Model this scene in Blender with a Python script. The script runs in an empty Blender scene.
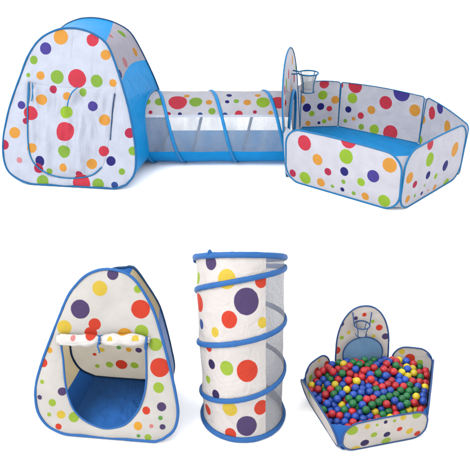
import bpy, bmesh, math, random
import numpy as np
from mathutils import Vector, noise

# ------------------------------------------------------------------ camera, light, exposure
S = bpy.context.scene
COL = S.collection
PITCH, FOV, CAMH = math.radians(27), math.radians(34), 2.0
cam_data = bpy.data.cameras.new('camera')
cam_data.sensor_width = 36
cam_data.lens = 18 / math.tan(FOV / 2)
cam_data.clip_end = 300
cam = bpy.data.objects.new('camera', cam_data)
COL.objects.link(cam)
cam.location = (0, 0, CAMH)
cam.rotation_euler = (math.pi / 2 - PITCH, 0, 0)
S.camera = cam

w = bpy.data.worlds.new('World')
S.world = w
w.use_nodes = True
bg = w.node_tree.nodes['Background']
bg.inputs[0].default_value = (1.0, 1.0, 1.0, 1)
bg.inputs[1].default_value = 2.4


def lamp(name, loc, target, size, power, col=(1, 1, 1)):
    d = bpy.data.lights.new(name, 'AREA')
    d.shape = 'DISK'
    d.size = size
    d.energy = power
    d.color = col
    o = bpy.data.objects.new(name, d)
    COL.objects.link(o)
    o.location = loc
    o.rotation_euler = (Vector(target) - Vector(loc)).to_track_quat('-Z', 'Y').to_euler()


lamp('studio_softbox', (-2.9, 1.0, 5.2), (0, 4.3, 0.2), 3.2, 500, (1.0, 0.985, 0.96))
S.view_settings.view_transform = 'Standard'
S.view_settings.look = 'None'
S.view_settings.exposure = 0.0
S.view_settings.gamma = 1.0

# ------------------------------------------------------------------ picture geometry -> world points
F = 235 / math.tan(FOV / 2)
FWD = Vector((0, math.cos(PITCH), -math.sin(PITCH)))
UPV = Vector((0, math.sin(PITCH), math.cos(PITCH)))
EYE = Vector((0, 0, CAMH))


def ray(u, v):
    return FWD * F + Vector((1, 0, 0)) * (u - 235) - UPV * (v - 235)


def at_z(u, v, z=0.0):
    d = ray(u, v)
    return EYE + d * ((z - CAMH) / d.z)


def project(p):
    q = Vector(p) - EYE
    dd = q.dot(FWD)
    return 235 + F * q.x / dd, 235 - F * q.dot(UPV) / dd, dd


class Plane:
    def __init__(self, o, e1, e2):
        self.o, self.e1, self.e2 = Vector(o), Vector(e1).normalized(), Vector(e2).normalized()
        self.n = self.e1.cross(self.e2).normalized()

    def px(self, u, v):
        d = ray(u, v)
        p = EYE + d * ((self.o - EYE).dot(self.n) / d.dot(self.n))
        q = p - self.o
        return q.dot(self.e1), q.dot(self.e2)

    def at(self, a, b, d=0.0):
        return self.o + self.e1 * a + self.e2 * b + self.n * d

    def dots(self, lst, k=1.0):
        out = []
        for (u, v, r, c) in lst:
            a, b = self.px(u, v)
            rr = r * project(self.at(a, b))[2] / F * k
            out.append((a, b, rr, rr, c))
        return out


# ------------------------------------------------------------------ materials
def lin(c):
    f = lambda x: x / 12.92 if x <= 0.04045 else ((x + 0.055) / 1.055) ** 2.4
    return tuple(f(x / 255) for x in c)


ALB = 1 / 2.6      # the photographed colours are lit surfaces; base colours are darker


def base(c):
    return tuple(min(0.9, x * ALB) for x in lin(c)) + (1,)


PAL_TOP = {'r': (222, 66, 86), 'c': (196, 52, 88), 'o': (238, 168, 74), 'g': (146, 190, 74), 'l': (164, 204, 62),
           'p': (84, 72, 162), 'n': (44, 44, 128), 'b': (52, 84, 160), 'k': (226, 150, 160)}
PAL_LOW = {'r': (222, 70, 48), 'c': (190, 50, 60), 'o': (238, 172, 60), 'y': (230, 200, 74), 'g': (110, 170, 80), 'l': (166, 196, 68),
           'p': (88, 70, 116), 'n': (58, 48, 96), 'b': (60, 90, 160), 'k': (226, 140, 140)}


def new_mat(name):
    m = bpy.data.materials.new(name)
    m.use_nodes = True
    nt = m.node_tree
    nt.nodes.clear()
    out = nt.nodes.new('ShaderNodeOutputMaterial')
    return m, nt, out


def N(nt, t, **kw):
    n = nt.nodes.new(t)
    for k, v in kw.items():
        setattr(n, k, v)
    return n


def fabric(name, colour, dots=(), pal=PAL_TOP, trans=0.22, rough=0.65, bump=0.35, wrinkle=9.0, stretch=(1, 1), alpha=1.0, spec=0.1, streak=0.04, cell=0.009):
    """woven polyester: printed dots (in the panel's own metres), weave and crease bump, some light let through"""
    m, nt, out = new_mat(name)
    L = nt.links.new
    uv = N(nt, 'ShaderNodeUVMap')
    col = N(nt, 'ShaderNodeRGB')
    col.outputs[0].default_value = base(colour)
    cur = col.outputs[0]
    if dots:
        # a slightly uneven printed edge
        wob = N(nt, 'ShaderNodeTexNoise')
        wob.inputs['Scale'].default_value = 60
        L(uv.outputs[0], wob.inputs['Vector'])
        wm = N(nt, 'ShaderNodeMath', operation='MULTIPLY_ADD')
        wm.inputs[1].default_value = 0.07
        wm.inputs[2].default_value = -0.035
        L(wob.outputs[0], wm.inputs[0])
    for (a, b, ra, rb, c) in dots:
        vm = N(nt, 'ShaderNodeVectorMath', operation='MULTIPLY_ADD')
        vm.inputs[1].default_value = (1 / ra, 1 / rb, 0)
        vm.inputs[2].default_value = (-a / ra, -b / rb, 0)
        L(uv.outputs[0], vm.inputs[0])
        ln = N(nt, 'ShaderNodeVectorMath', operation='LENGTH')
        L(vm.outputs[0], ln.inputs[0])
        ad = N(nt, 'ShaderNodeMath', operation='ADD')
        L(ln.outputs['Value'], ad.inputs[0])
        L(wm.outputs[0], ad.inputs[1])
        k = max(ra, rb) / 0.0022
        ma = N(nt, 'ShaderNodeMath', operation='MULTIPLY_ADD', use_clamp=True)
        ma.inputs[1].default_value = -k
        ma.inputs[2].default_value = k + 0.5
        L(ad.outputs[0], ma.inputs[0])
        mx = N(nt, 'ShaderNodeMix', data_type='RGBA')
        L(ma.outputs[0], mx.inputs[0])
        L(cur, mx.inputs[6])
        mx.inputs[7].default_value = base(pal[c])
        cur = mx.outputs[2]
    # cloth is never one even tone
    nz = N(nt, 'ShaderNodeTexNoise')
    nz.inputs['Scale'].default_value = 14
    nz.inputs['Detail'].default_value = 5
    L(uv.outputs[0], nz.inputs['Vector'])
    rg = N(nt, 'ShaderNodeMapRange')
    rg.inputs[1].default_value = 0.3
    rg.inputs[2].default_value = 0.75
    rg.inputs[3].default_value = 0.91
    rg.inputs[4].default_value = 1.03
    L(nz.outputs[0], rg.inputs[0])
    mu = N(nt, 'ShaderNodeVectorMath', operation='SCALE')
    L(cur, mu.inputs[0])
    L(rg.outputs[0], mu.inputs['Scale'])
    cur = mu.outputs[0]
    # creases
    mp = N(nt, 'ShaderNodeMapping')
    mp.inputs['Scale'].default_value = (stretch[0], stretch[1], 1)
    L(uv.outputs[0], mp.inputs[0])
    w1 = N(nt, 'ShaderNodeTexNoise')
    w1.inputs['Scale'].default_value = wrinkle
    w1.inputs['Detail'].default_value = 4
    w1.inputs['Distortion'].default_value = 0.7
    L(mp.outputs[0], w1.inputs['Vector'])
    b1 = N(nt, 'ShaderNodeBump')
    b1.inputs['Strength'].default_value = bump
    b1.inputs['Distance'].default_value = 0.03
    L(w1.outputs[0], b1.inputs['Height'])
    w2 = N(nt, 'ShaderNodeTexNoise')
    w2.inputs['Scale'].default_value = 420
    L(uv.outputs[0], w2.inputs['Vector'])
    b2 = N(nt, 'ShaderNodeBump')
    b2.inputs['Strength'].default_value = 0.12
    b2.inputs['Distance'].default_value = 0.002
    L(w2.outputs[0], b2.inputs['Height'])
    L(b1.outputs[0], b2.inputs['Normal'])
    pb = N(nt, 'ShaderNodeBsdfPrincipled')
    pb.inputs['Roughness'].default_value = rough
    pb.inputs['Specular IOR Level'].default_value = spec
    L(cur, pb.inputs['Base Color'])
    L(b2.outputs[0], pb.inputs['Normal'])
    tr = N(nt, 'ShaderNodeBsdfTranslucent')
    L(cur, tr.inputs[0])
    L(b2.outputs[0], tr.inputs['Normal'])
    ms = N(nt, 'ShaderNodeMixShader')
    ms.inputs[0].default_value = trans
    L(pb.outputs[0], ms.inputs[1])
    L(tr.outputs[0], ms.inputs[2])
    res = ms.outputs[0]
    if alpha < 1:
        tp = N(nt, 'ShaderNodeBsdfTransparent')
        m2 = N(nt, 'ShaderNodeMixShader')
        fz = N(nt, 'ShaderNodeTexNoise')
        fz.inputs['Scale'].default_value = 5
        fz.inputs['Detail'].default_value = 2
        fm = N(nt, 'ShaderNodeMapping')
        fm.inputs['Scale'].default_value = (2.6, 0.7, 1)
        L(uv.outputs[0], fm.inputs[0])
        L(fm.outputs[0], fz.inputs['Vector'])
        fr = N(nt, 'ShaderNodeMapRange')
        fr.inputs[1].default_value = 0.35
        fr.inputs[2].default_value = 0.65
        fr.inputs[3].default_value = alpha - streak
        fr.inputs[4].default_value = alpha + streak
        L(fz.outputs[0], fr.inputs[0])
        sx = N(nt, 'ShaderNodeSeparateXYZ')
        L(uv.outputs[0], sx.inputs[0])
        ths = []
        for op in ('ADD', 'SUBTRACT'):
            q1 = N(nt, 'ShaderNodeMath', operation=op)
            L(sx.outputs[0], q1.inputs[0])
            L(sx.outputs[1], q1.inputs[1])
            q2 = N(nt, 'ShaderNodeMath', operation='MULTIPLY')
            q2.inputs[1].default_value = math.pi / cell
            L(q1.outputs[0], q2.inputs[0])
            q3 = N(nt, 'ShaderNodeMath', operation='SINE')
            L(q2.outputs[0], q3.inputs[0])
            q4 = N(nt, 'ShaderNodeMath', operation='ABSOLUTE')
            L(q3.outputs[0], q4.inputs[0])
            ths.append(q4)
        mn = N(nt, 'ShaderNodeMath', operation='MINIMUM')
        L(ths[0].outputs[0], mn.inputs[0])
        L(ths[1].outputs[0], mn.inputs[1])
        tm = N(nt, 'ShaderNodeMapRange')
        tm.inputs[1].default_value = 0.15
        tm.inputs[2].default_value = 0.6
        tm.inputs[3].default_value = 0.2
        tm.inputs[4].default_value = -0.1
        L(mn.outputs[0], tm.inputs[0])
        ta = N(nt, 'ShaderNodeMath', operation='ADD', use_clamp=True)
        L(fr.outputs[0], ta.inputs[0])
        L(tm.outputs[0], ta.inputs[1])
        L(ta.outputs[0], m2.inputs[0])
        L(tp.outputs[0], m2.inputs[1])
        L(res, m2.inputs[2])
        res = m2.outputs[0]
    L(res, out.inputs[0])
    return m


def plain(name, colour, rough=0.5, spec=0.4, sub=0.0, coat=0.0):
    m, nt, out = new_mat(name)
    pb = N(nt, 'ShaderNodeBsdfPrincipled')
    nz = N(nt, 'ShaderNodeTexNoise')
    tc = N(nt, 'ShaderNodeTexCoord')
    nz.inputs['Scale'].default_value = 30
    nt.links.new(tc.outputs['Object'], nz.inputs['Vector'])
    mx = N(nt, 'ShaderNodeMix', data_type='RGBA')
    c = base(colour)
    mx.inputs[6].default_value = tuple(x * 0.86 for x in c[:3]) + (1,)
    mx.inputs[7].default_value = tuple(min(0.95, x * 1.1) for x in c[:3]) + (1,)
    nt.links.new(nz.outputs[0], mx.inputs[0])
    nt.links.new(mx.outputs[2], pb.inputs['Base Color'])
    pb.inputs['Roughness'].default_value = rough
    pb.inputs['Specular IOR Level'].default_value = spec
    pb.inputs['Coat Weight'].default_value = coat
    nt.links.new(pb.outputs[0], out.inputs[0])
    return m


WHITE_TOP, WHITE_LOW = (217, 224, 243), (224, 220, 216)
BLUE_TOP, BLUE_LOW = (12, 180, 268), (46, 116, 206)
M_blue_top = fabric('blue polyester', BLUE_TOP, trans=0.25, bump=0.4, rough=0.45)
M_blue_low = fabric('deep blue polyester', BLUE_LOW, trans=0.25, bump=0.4, rough=0.5)
M_floor_top = fabric('blue floor cloth', (22, 166, 248), trans=0.05, bump=0.5, rough=0.5)
M_floor_low = fabric('deep blue floor cloth', (54, 124, 214), trans=0.05, bump=0.55, wrinkle=14, rough=0.5)
M_pipe_top = plain('blue binding tape', (26, 126, 188), 0.6, 0.15)
M_pipe_teal = plain('dark teal binding tape', (24, 108, 168), 0.6, 0.15)
M_pipe_bright = plain('bright blue binding tape', (26, 142, 214), 0.55, 0.15)
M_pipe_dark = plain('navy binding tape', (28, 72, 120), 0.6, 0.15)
M_pipe_low = plain('mid blue binding tape', (46, 108, 180), 0.6, 0.15)
M_pipe_pit = plain('dusty navy binding tape', (58, 92, 150), 0.6, 0.15)
M_net_top = fabric('pale net', (222, 234, 250), trans=0.5, alpha=0.5, streak=0.09, bump=0.1)
M_net_clear = fabric('clear white net', (232, 238, 248), trans=0.4, alpha=0.6, bump=0.1)
M_net_grey = fabric('grey net', (172, 174, 184), trans=0.25, alpha=0.68, bump=0.1)
M_net_blue = fabric('blue net', (112, 178, 232), trans=0.3, alpha=0.75, bump=0.3)
M_white_plain = fabric('plain white cloth', WHITE_TOP, bump=0.25)

M_net_basket = fabric('white basket net', (250, 252, 255), trans=0.4, alpha=0.72, bump=0.1, streak=0.1, cell=0.012)
M_gusset = fabric('white corner cloth', (222, 224, 238), trans=0.3, bump=0.3)

# ------------------------------------------------------------------ mesh helpers
def link(name, verts, faces, mat, parent=None, uvs=None, smooth=True):
    me = bpy.data.meshes.new(name)
    me.from_pydata([tuple(v) for v in verts], [], faces)
    if uvs is not None:
        lay = me.uv_layers.new(name='UVMap')
        vi = np.empty(len(me.loops), dtype=np.int32)
        me.loops.foreach_get('vertex_index', vi)
        lay.data.foreach_set('uv', np.array(uvs, dtype=np.float32)[vi].ravel())
    me.materials.append(mat)
    if smooth:
        me.polygons.foreach_set('use_smooth', [True] * len(me.polygons))
    me.update()
    o = bpy.data.objects.new(name, me)
    COL.objects.link(o)
    if parent is not None:
        o.parent = parent
        top = parent
        o.matrix_parent_inverse = world_of(parent).inverted()
    return o


def world_of(o):
    from mathutils import Matrix
    m = Matrix.Translation(o.location)
    if o.parent is not None:
        m = world_of(o.parent) @ o.matrix_parent_inverse @ m
    return m


def thing(name, label, cat, loc, group=None):
    o = bpy.data.objects.new(name, None)
    COL.objects.link(o)
    o.empty_display_size = 0.1
    o.location = loc
    o['label'] = label
    o['category'] = cat
    if group:
        o['group'] = group
    return o


def catmull(pts, n, closed=False):
    """even resampling of a smooth curve through the points"""
    P = [np.array(p, dtype=float) for p in pts]
    m = len(P)
    dense = []
    segs = m if closed else m - 1
    for i in range(segs):
        if closed:
            p0, p1, p2, p3 = P[i - 1], P[i], P[(i + 1) % m], P[(i + 2) % m]
        else:
            p1, p2 = P[i], P[i + 1]
            p0 = P[i - 1] if i > 0 else 2 * p1 - p2
            p3 = P[i + 2] if i + 2 < m else 2 * p2 - p1
        for k in range(16):
            t = k / 16
            dense.append(0.5 * (2 * p1 + (p2 - p0) * t + (2 * p0 - 5 * p1 + 4 * p2 - p3) * t * t + (3 * p1 - p0 - 3 * p2 + p3) * t ** 3))
    dense.append(P[0] if closed else P[-1])
    D = np.array(dense)
    s = np.concatenate([[0], np.cumsum(np.linalg.norm(np.diff(D, axis=0), axis=1))])
    q = np.linspace(0, s[-1], n + 1 if closed else n)
    R = np.stack([np.interp(q, s, D[:, k]) for k in range(D.shape[1])], axis=1)
    return R[:-1] if closed else R


def tube(name, pts, r, mat, parent, closed=False, seg=10, flat=1.0, nrm=None):
    P = [Vector(p) for p in pts]
    n = len(P)
    verts, faces, uvs = [], [], []
    last = None
    acc = 0
    for i, p in enumerate(P):
        if closed:
            t = P[(i + 1) % n] - P[i - 1]
        else:
            t = P[min(i + 1, n - 1)] - P[max(i - 1, 0)]
        t.normalize()
        if nrm is not None:
            x = Vector(nrm(i))
            x = (x - t * x.dot(t)).normalized()
        elif last is None:
            x = t.orthogonal().normalized()
        else:
            x = (last - t * last.dot(t)).normalized()
        last = x
        y = t.cross(x)
        if i:
            acc += (P[i] - P[i - 1]).length
        for k in range(seg):
            a = 2 * math.pi * k / seg
            rr = (r[i] if hasattr(r, '__len__') else r) * (1 + 0.10 * noise.noise(p * 45) + 0.07 * noise.noise(p * 150))
            verts.append(p + x * math.cos(a) * rr * flat + y * math.sin(a) * rr)
            uvs.append((acc, k * rr * 0.6))
    rings = n if closed else n - 1
    for i in range(rings):
        j = (i + 1) % n
        for k in range(seg):
            l = (k + 1) % seg
            faces.append((i * seg + k, i * seg + l, j * seg + l, j * seg + k))
    if not closed:
        faces.append(tuple(range(seg - 1, -1, -1)))
        faces.append(tuple((n - 1) * seg + k for k in range(seg)))
    return link(name, verts, faces, mat, parent, uvs)


def crease(a, b, seed, amp, sx=1.0, sy=1.0):
    return amp * (noise.noise(Vector((a * 7 * sx, b * 7 * sy, seed))) + 0.5 * noise.noise(Vector((a * 17 * sx, b * 17 * sy, seed + 9))))


def sheet(name, pl, loop, mat, parent, hole=None, bulge=0.012, amp=0.004, seed=1.0, rings=16, drop=None, sx=1.0, sy=1.0, off=0.0, hem=0.0):
    """a cloth panel stretched inside a closed loop (panel metres), optionally round a doorway"""
    loop = np.array(loop)
    n = len(loop)
    if hole is not None:
        hole = np.array(hole)
        c = hole.mean(axis=0)
        ang = np.unwrap(np.arctan2(hole[:, 1] - c[1], hole[:, 0] - c[0]))
        order = np.argsort(np.mod(np.arctan2(loop[:, 1] - c[1], loop[:, 0] - c[0]), 2 * np.pi))
        la = np.mod(np.arctan2(loop[order, 1] - c[1], loop[order, 0] - c[0]), 2 * np.pi)
        lp = loop[order]
        la3 = np.concatenate([la - 2 * np.pi, la, la + 2 * np.pi])
        lp3 = np.concatenate([lp, lp, lp])
        q = np.mod(ang, 2 * np.pi)
        outer = np.stack([np.interp(q, la3, lp3[:, 0]), np.interp(q, la3, lp3[:, 1])], axis=1)
        inner = hole
        n = len(hole)
    else:
        outer = loop
        c = loop.mean(axis=0)
        inner = None
    verts, faces, uvs = [], [], []
    for k in range(rings + 1):
        f = k / rings
        for j in range(n):
            if inner is None:
                if k == 0:
                    continue
                ab = c + (outer[j] - c) * f
                prof = 1 - f * f
            else:
                ab = inner[j] + (outer[j] - inner[j]) * f
                prof = 4 * f * (1 - f)
            d = off + bulge * prof + crease(ab[0], ab[1], seed, amp, sx, sy) * min(1, prof * 3 + hem)
            p = pl.at(ab[0], ab[1], d)
            if p.z < 0.004:
                p.z = 0.004
            verts.append(p)
            uvs.append((ab[0], ab[1]))
    if inner is None:
        verts.append(pl.at(c[0], c[1], off + bulge + crease(c[0], c[1], seed, amp, sx, sy)))
        uvs.append((c[0], c[1]))
        ci = len(verts) - 1
        for j in range(n):
            faces.append((ci, j, (j + 1) % n))
        nr = rings - 1
    else:
        nr = rings
    for k in range(nr):
        for j in range(n):
            l = (j + 1) % n
            faces.append((k * n + j, (k + 1) * n + j, (k + 1) * n + l, k * n + l))
    if drop is not None:
        faces = [f for f in faces if not drop(sum((verts[i] for i in f), Vector()) / len(f))]
    return link(name, verts, faces, mat, parent, uvs)


def grid_patch(name, fn, nu, nv, mat, parent, drop=None, closed_u=False):
    """fn(i/nu, j/nv) -> (point, uv)"""
    verts, uvs, faces = [], [], []
    for i in range(nu + 1):
        for j in range(nv + 1):
            p, q = fn(i / nu, j / nv)
            verts.append(p)
            uvs.append(q)
    for i in range(nu):
        for j in range(nv):
            a = i * (nv + 1) + j
            faces.append((a, a + nv + 1, a + nv + 2, a + 1))
    if drop is not None:
        faces = [f for f in faces if not drop(sum((verts[i] for i in f), Vector()) / 4)]
    return link(name, verts, faces, mat, parent, uvs)


def find_on(fn, u, v, n=90):
    """the (x, y, uv, depth) of a patch seen at a place of the picture, nearest surface first"""
    best = None
    for i in range(n + 1):
        for j in range(n + 1):
            p, q = fn(i / n, j / n)
            a, b, d = project(p)
            e = math.hypot(a - u, b - v) + d * 6
            if best is None or e < best[0]:
                best = (e, q, d)
    return best[1], best[2]


def surf_dots(fn, lst, k=1.0, n=70):
    P, Q, D = [], [], []
    for i in range(n + 1):
        for j in range(n + 1):
            p, q = fn(i / n, j / n)
            a, b, d = project(p)
            P.append((a, b))
            Q.append(q)
            D.append(d)
    P, Q, D = np.array(P), np.array(Q), np.array(D)
    out = []
    for (u, v, r, c) in lst:
        e = np.hypot(P[:, 0] - u, P[:, 1] - v) + (D - D.min()) * 8
        i = int(np.argmin(e))
        rr = r * D[i] / F * k
        out.append((Q[i][0], Q[i][1], rr, rr, c))
    return out


# ------------------------------------------------------------------ ground
def make_ground():
    m, nt, out = new_mat('white studio paper')
    pb = N(nt, 'ShaderNodeBsdfPrincipled')
    pb.inputs['Roughness'].default_value = 0.9
    pb.inputs['Specular IOR Level'].default_value = 0.05
    tc = N(nt, 'ShaderNodeTexCoord')
    nz = N(nt, 'ShaderNodeTexNoise')
    nz.inputs['Scale'].default_value = 3
    nt.links.new(tc.outputs['Object'], nz.inputs['Vector'])
    mx = N(nt, 'ShaderNodeMix', data_type='RGBA')
    mx.inputs[6].default_value = (0.93, 0.93, 0.93, 1)
    mx.inputs[7].default_value = (0.95, 0.95, 0.95, 1)
    nt.links.new(nz.outputs[0], mx.inputs[0])
    nt.links.new(mx.outputs[2], pb.inputs['Base Color'])
    nt.links.new(pb.outputs[0], out.inputs[0])
    v = [(60 * math.cos(i * math.pi / 32), 60 * math.sin(i * math.pi / 32), 0) for i in range(64)]
    o = link('ground', v, [tuple(range(64))], m, smooth=False)
    o['kind'] = 'structure'


make_ground()

# ------------------------------------------------------------------ play tents
def tent_frame(base_px, tilt):
    g1, g2 = at_z(*base_px[0]), at_z(*base_px[1])
    e1 = (g2 - g1).normalized()
    hb = Vector((-e1.y, e1.x, 0))
    front = Plane(g1, e1, hb * math.sin(tilt) + Vector((0, 0, 1)) * math.cos(tilt))
    return front, e1, hb


def build_tent(T, root):
    front, e1, hb = T['frame']
    arch = catmull([front.px(*p) for p in T['arch']], 97)
    arch[:, 1] = np.maximum(arch[:, 1], 0.006)
    bottom = catmull([arch[-1]] + [front.px(*p) for p in T['bottom']] + [arch[0]], 40)[1:-1]
    bottom[:, 1] = np.maximum(bottom[:, 1], 0.006)
    floop = np.concatenate([arch, bottom])          # clockwise seen from the front
    mid = 0.5 * (arch[:, 0].min() + arch[:, 0].max())
    wid = arch[:, 0].max() - arch[:, 0].min()
    tb = T['back_tilt']
    back = Plane(front.o + hb * T['depth'], e1, -hb * math.sin(tb) + Vector((0, 0, 1)) * math.cos(tb))

    def to_back(q):
        a, b = q
        return (mid + (a - mid) * T['back_w'] + T.get('back_shift', 0), b * T['back_h'])
    barch = np.array([to_back(q) for q in arch])
    if 'back_right' in T:
        # the rear hoop leans its own way on the right
        nl = len(barch) // 2
        pr_ = [back.px(*p) for p in T['back_right']]
        left = [barch[i] for i in range(0, nl - 6, 5)]
        barch = catmull(left + pr_, len(arch))
        barch[:, 1] = np.maximum(barch[:, 1], 0.006)
        bb = catmull([barch[-1], ((barch[0][0] + barch[-1][0]) / 2, 0.006), barch[0]], 40)[1:-1]
        bb[:, 1] = np.maximum(bb[:, 1], 0.006)
        bloop = np.concatenate([barch, bb])
    else:
        bloop = np.array([to_back(q) for q in floop])
    Fp = [front.at(*q) for q in arch]
    Bp = [back.at(*q) for q in barch]
    na = len(arch)
    arclen = float(np.sum(np.linalg.norm(np.diff(arch, axis=0), axis=1)))

    def loft(t, s):
        x = min(max(t, 0), 1) * (na - 1)
        i = min(int(x), na - 2)
        f = x - i
        p = Fp[i].lerp(Fp[i + 1], f)
        q = Bp[i].lerp(Bp[i + 1], f)
        r = p.lerp(q, s)
        c = front.at(mid, 0.3).lerp(back.at(mid, 0.3), s)
        sag = T.get('sag', 0.012) * 4 * s * (1 - s)
        dirv = Vector((c.x - r.x, c.y - r.y, 0))
        if dirv.length > 1e-6:
            dirv.normalize()
        r = r + dirv * sag * (abs(t - 0.5) * 2) + Vector((0, 0, -1)) * sag * (1 - abs(t - 0.5) * 2)
        r.z = max(r.z, 0.006)
        return r, (t * arclen, s * T['depth'] * 0.7)
    T['loft'] = loft

    def arch_t(u, v):
        q = front.px(u, v)
        return float(np.argmin(np.hypot(arch[:, 0] - q[0], arch[:, 1] - q[1]))) / (na - 1)

    def band(lo, hi):
        return lambda x, y: loft(lo(y) + (hi(y) - lo(y)) * x, y)
    def back_t(u, v):
        return min((math.hypot(project(q)[0] - u, project(q)[1] - v), i) for i, q in enumerate(Bp) if i > na * 0.45)[1] / (na - 1)
    roof_f, roof_b = arch_t(*T['roof_r'][0]), back_t(*T['roof_r'][1])
    win_f, win_b = arch_t(*T['win_r'][0]), back_t(*T['win_r'][1])
    tr = lambda s: roof_f + (roof_b - roof_f) * s
    tl = lambda s: 1 - tr(s)
    wr = lambda s: win_f + (win_b - win_f) * s - T['win_r'][2] * math.sin(math.pi * s)
    wl = T['win_l']
    print('tent', roof_f, roof_b, win_f, win_b)
    pal, white = T['pal'], T['white']
    grid_patch('roof', band(tl, tr), 40, 12, T['blue'], root)
    fR = band(tr, wr)
    fL = band(wl, tl)
    wd = surf_dots(fR, T['win_dots'])
    mw = fabric('window cloth', T['win_col'], wd, pal, trans=0.35, bump=0.2)
    grid_patch('window', fR, 30, 14, mw, root)
    ml = fabric('window cloth far side', T['win_col'], T.get('win_dots_far', ()), pal, trans=0.45, bump=0.2)
    grid_patch('window', fL, 30, 14, ml, root)
    grid_patch('side_panel', band(wr, lambda s: 1.0), 90, 60, T['blue'], root, drop=T.get('drop'))
    grid_patch('side_panel', band(lambda s: 0.0, wl), 40, 16, T['blue'], root)
    # floor: a cloth sheet between the two hoops
    def fl(x, y):
        p, q = loft(0.0, y)[0], loft(1.0, y)[0]
        r = p.lerp(q, x)
        r.z = 0.006 + (r.z - 0.006) * abs(2 * x - 1) ** 8 + 0.003 * (1 + noise.noise(Vector((x * 5, y * 5, 3))))
        return r, (x * wid, y * T['depth'])
    grid_patch('floor_sheet', fl, 30, 20, T['floor'], root)
    # back panel, seen from inside and from behind
    bd = Plane(back.o, e1, back.e2)
    bdots = bd.dots(T.get('back_dots', []))
    mb = fabric('dotted cloth back', T.get('back_white', white), bdots, pal, trans=0.5, bump=0.25)
    sheet('back_panel', back, bloop[::-1], mb, root, bulge=-0.015, amp=0.003, seed=5)
    # front
    dots = front.dots(T['dots'])
    mf = fabric('dotted cloth front', white, dots, pal, trans=T.get('trans', 0.2), bump=T.get('bump', 0.4), wrinkle=T.get('wrinkle', 9.0), stretch=T.get('stretch', (1, 1)))
    T['front_mat'] = mf
    door = catmull([front.px(*p) for p in T['door']], 96, closed=True)
    sheet('front_panel', front, floop, mf, root, hole=door, bulge=0.008, amp=T.get('amp', 0.003), seed=2, rings=14)
    # steel hoops sewn into binding tape
    fh = tube('front_hoop', [front.at(a, b, 0.001) + Vector((0, 0, max(0, 0.009 - front.at(a, b).z))) for a, b in floop], T['pipe_r'], T.get('pipe1', T['pipe']), root, closed=True)
    tube('back_hoop', [back.at(a, b, 0.001) + Vector((0, 0, max(0, 0.009 - back.at(a, b).z))) for a, b in bloop], T['pipe_r'], T['pipe2'], root, closed=True)
    return front, door, floop, mf


# ---- the play tent of the set at the back
TT = {'frame': tent_frame([(45, 186), (115, 190)], math.radians(15)),
      'arch': [(34, 185), (20, 180), (9, 172), (4, 160), (3, 142), (6, 122), (11, 102), (20, 77), (28, 56), (40, 39), (56, 30), (70, 28), (82, 29.5), (94, 34),
               (106, 43), (113, 57), (122, 84), (129, 110), (134, 137), (136, 158), (134, 175), (126, 185)],
      'bottom': [(112, 189), (90, 189), (60, 187)],
      'door': [(29, 84), (28, 110), (28.5, 143), (33, 161), (45, 172), (60, 177), (76, 178), (92, 175), (102, 167), (107, 152), (111, 122), (115, 94), (112, 86), (90, 88), (60, 87), (36, 84)],
      'depth': 0.80, 'back_tilt': math.radians(12), 'back_w': 1.06, 'back_h': 0.985, 'back_shift': 0.03,
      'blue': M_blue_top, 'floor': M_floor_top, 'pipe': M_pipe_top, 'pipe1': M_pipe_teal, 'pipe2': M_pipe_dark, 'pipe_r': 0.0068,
      'pal': PAL_TOP, 'white': WHITE_TOP, 'win_col': (214, 210, 226), 'stretch': (2.4, 0.6), 'bump': 0.65, 'wrinkle': 5.0, 'amp': 0.011,
      'roof_r': ((106, 43), (114, 22)), 'win_r': ((122, 84), (146, 62), 0.02),
      'win_l': lambda s: 0.27 + 0.12 * s,
      'win_dots': [(109, 35, 5, 'k'), (122, 33.5, 5.2, 'g'), (135, 51.5, 4.8, 'o'), (125, 62.5, 5.6, 'k'), (120, 74, 4.5, 'b')],
      'back_dots': [],
      'dots': [(61, 37, 7.4, 'o'), (93, 40, 6.3, 'r'), (46, 48.5, 6, 'p'), (34, 60, 4.3, 'g'), (29, 75, 2.2, 'g'), (41, 75.5, 4.2, 'o'), (57.4, 77, 6.8, 'g'),
               (77.3, 78.5, 9.2, 'r'), (96.7, 81, 6.2, 'g'), (53.4, 89.5, 4, 'c'), (42.5, 99.7, 5.3, 'o'), (68, 96, 4, 'o'), (83, 92.5, 4.2, 'g'), (22, 105, 4, 'p'),
               (94, 106, 5, 'p'), (31, 113, 7, 'r'), (26, 121, 3.2, 'c'), (67.4, 112, 6, 'l'), (106, 55, 5, 'o'), (113, 83, 3.8, 'o'), (15, 132.6, 5.6, 'o'),
               (4.5, 144.6, 5, 'c'), (67, 131, 9.3, 'r'), (32, 148, 4.9, 'o'), (66, 151, 6.3, 'g'), (41, 160.7, 5.3, 'n'), (39, 168, 5, 'c'), (50, 171, 3, 'g'),
               (65, 167, 4.2, 'o'), (92, 164, 5.2, 'o'), (43, 181, 6, 'g'), (80, 174, 3.6, 'c'), (82, 183, 9, 'r'), (98.5, 184, 5.8, 'g'), (105, 120, 5.5, 'o'),
               (104, 151, 5.2, 'r'), (111, 161, 4.8, 'n'), (122, 171.5, 3.3, 'g'), (130, 133, 5, 'c'), (133, 151, 4.5, 'g'), (115, 185, 3.5, 'b'), (20, 160, 3, 'k')]}

# ---- lying tunnel: axis on a line through two picture places, resting on the ground
TR = 0.243
TA, TB = at_z(138, 126.5, TR), at_z(291, 126.0, TR)
TA.z = TB.z = TR
TAX = (TB - TA).normalized()
TN = Vector((TAX.y, -TAX.x, 0))          # towards the front of the picture
if TN.y > 0:
    TN = -TN


def in_tunnel(p, k=0.945):
    q = p - TA
    al = q.dot(TAX)
    q = q - TAX * al
    return q.length < TR * k


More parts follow.
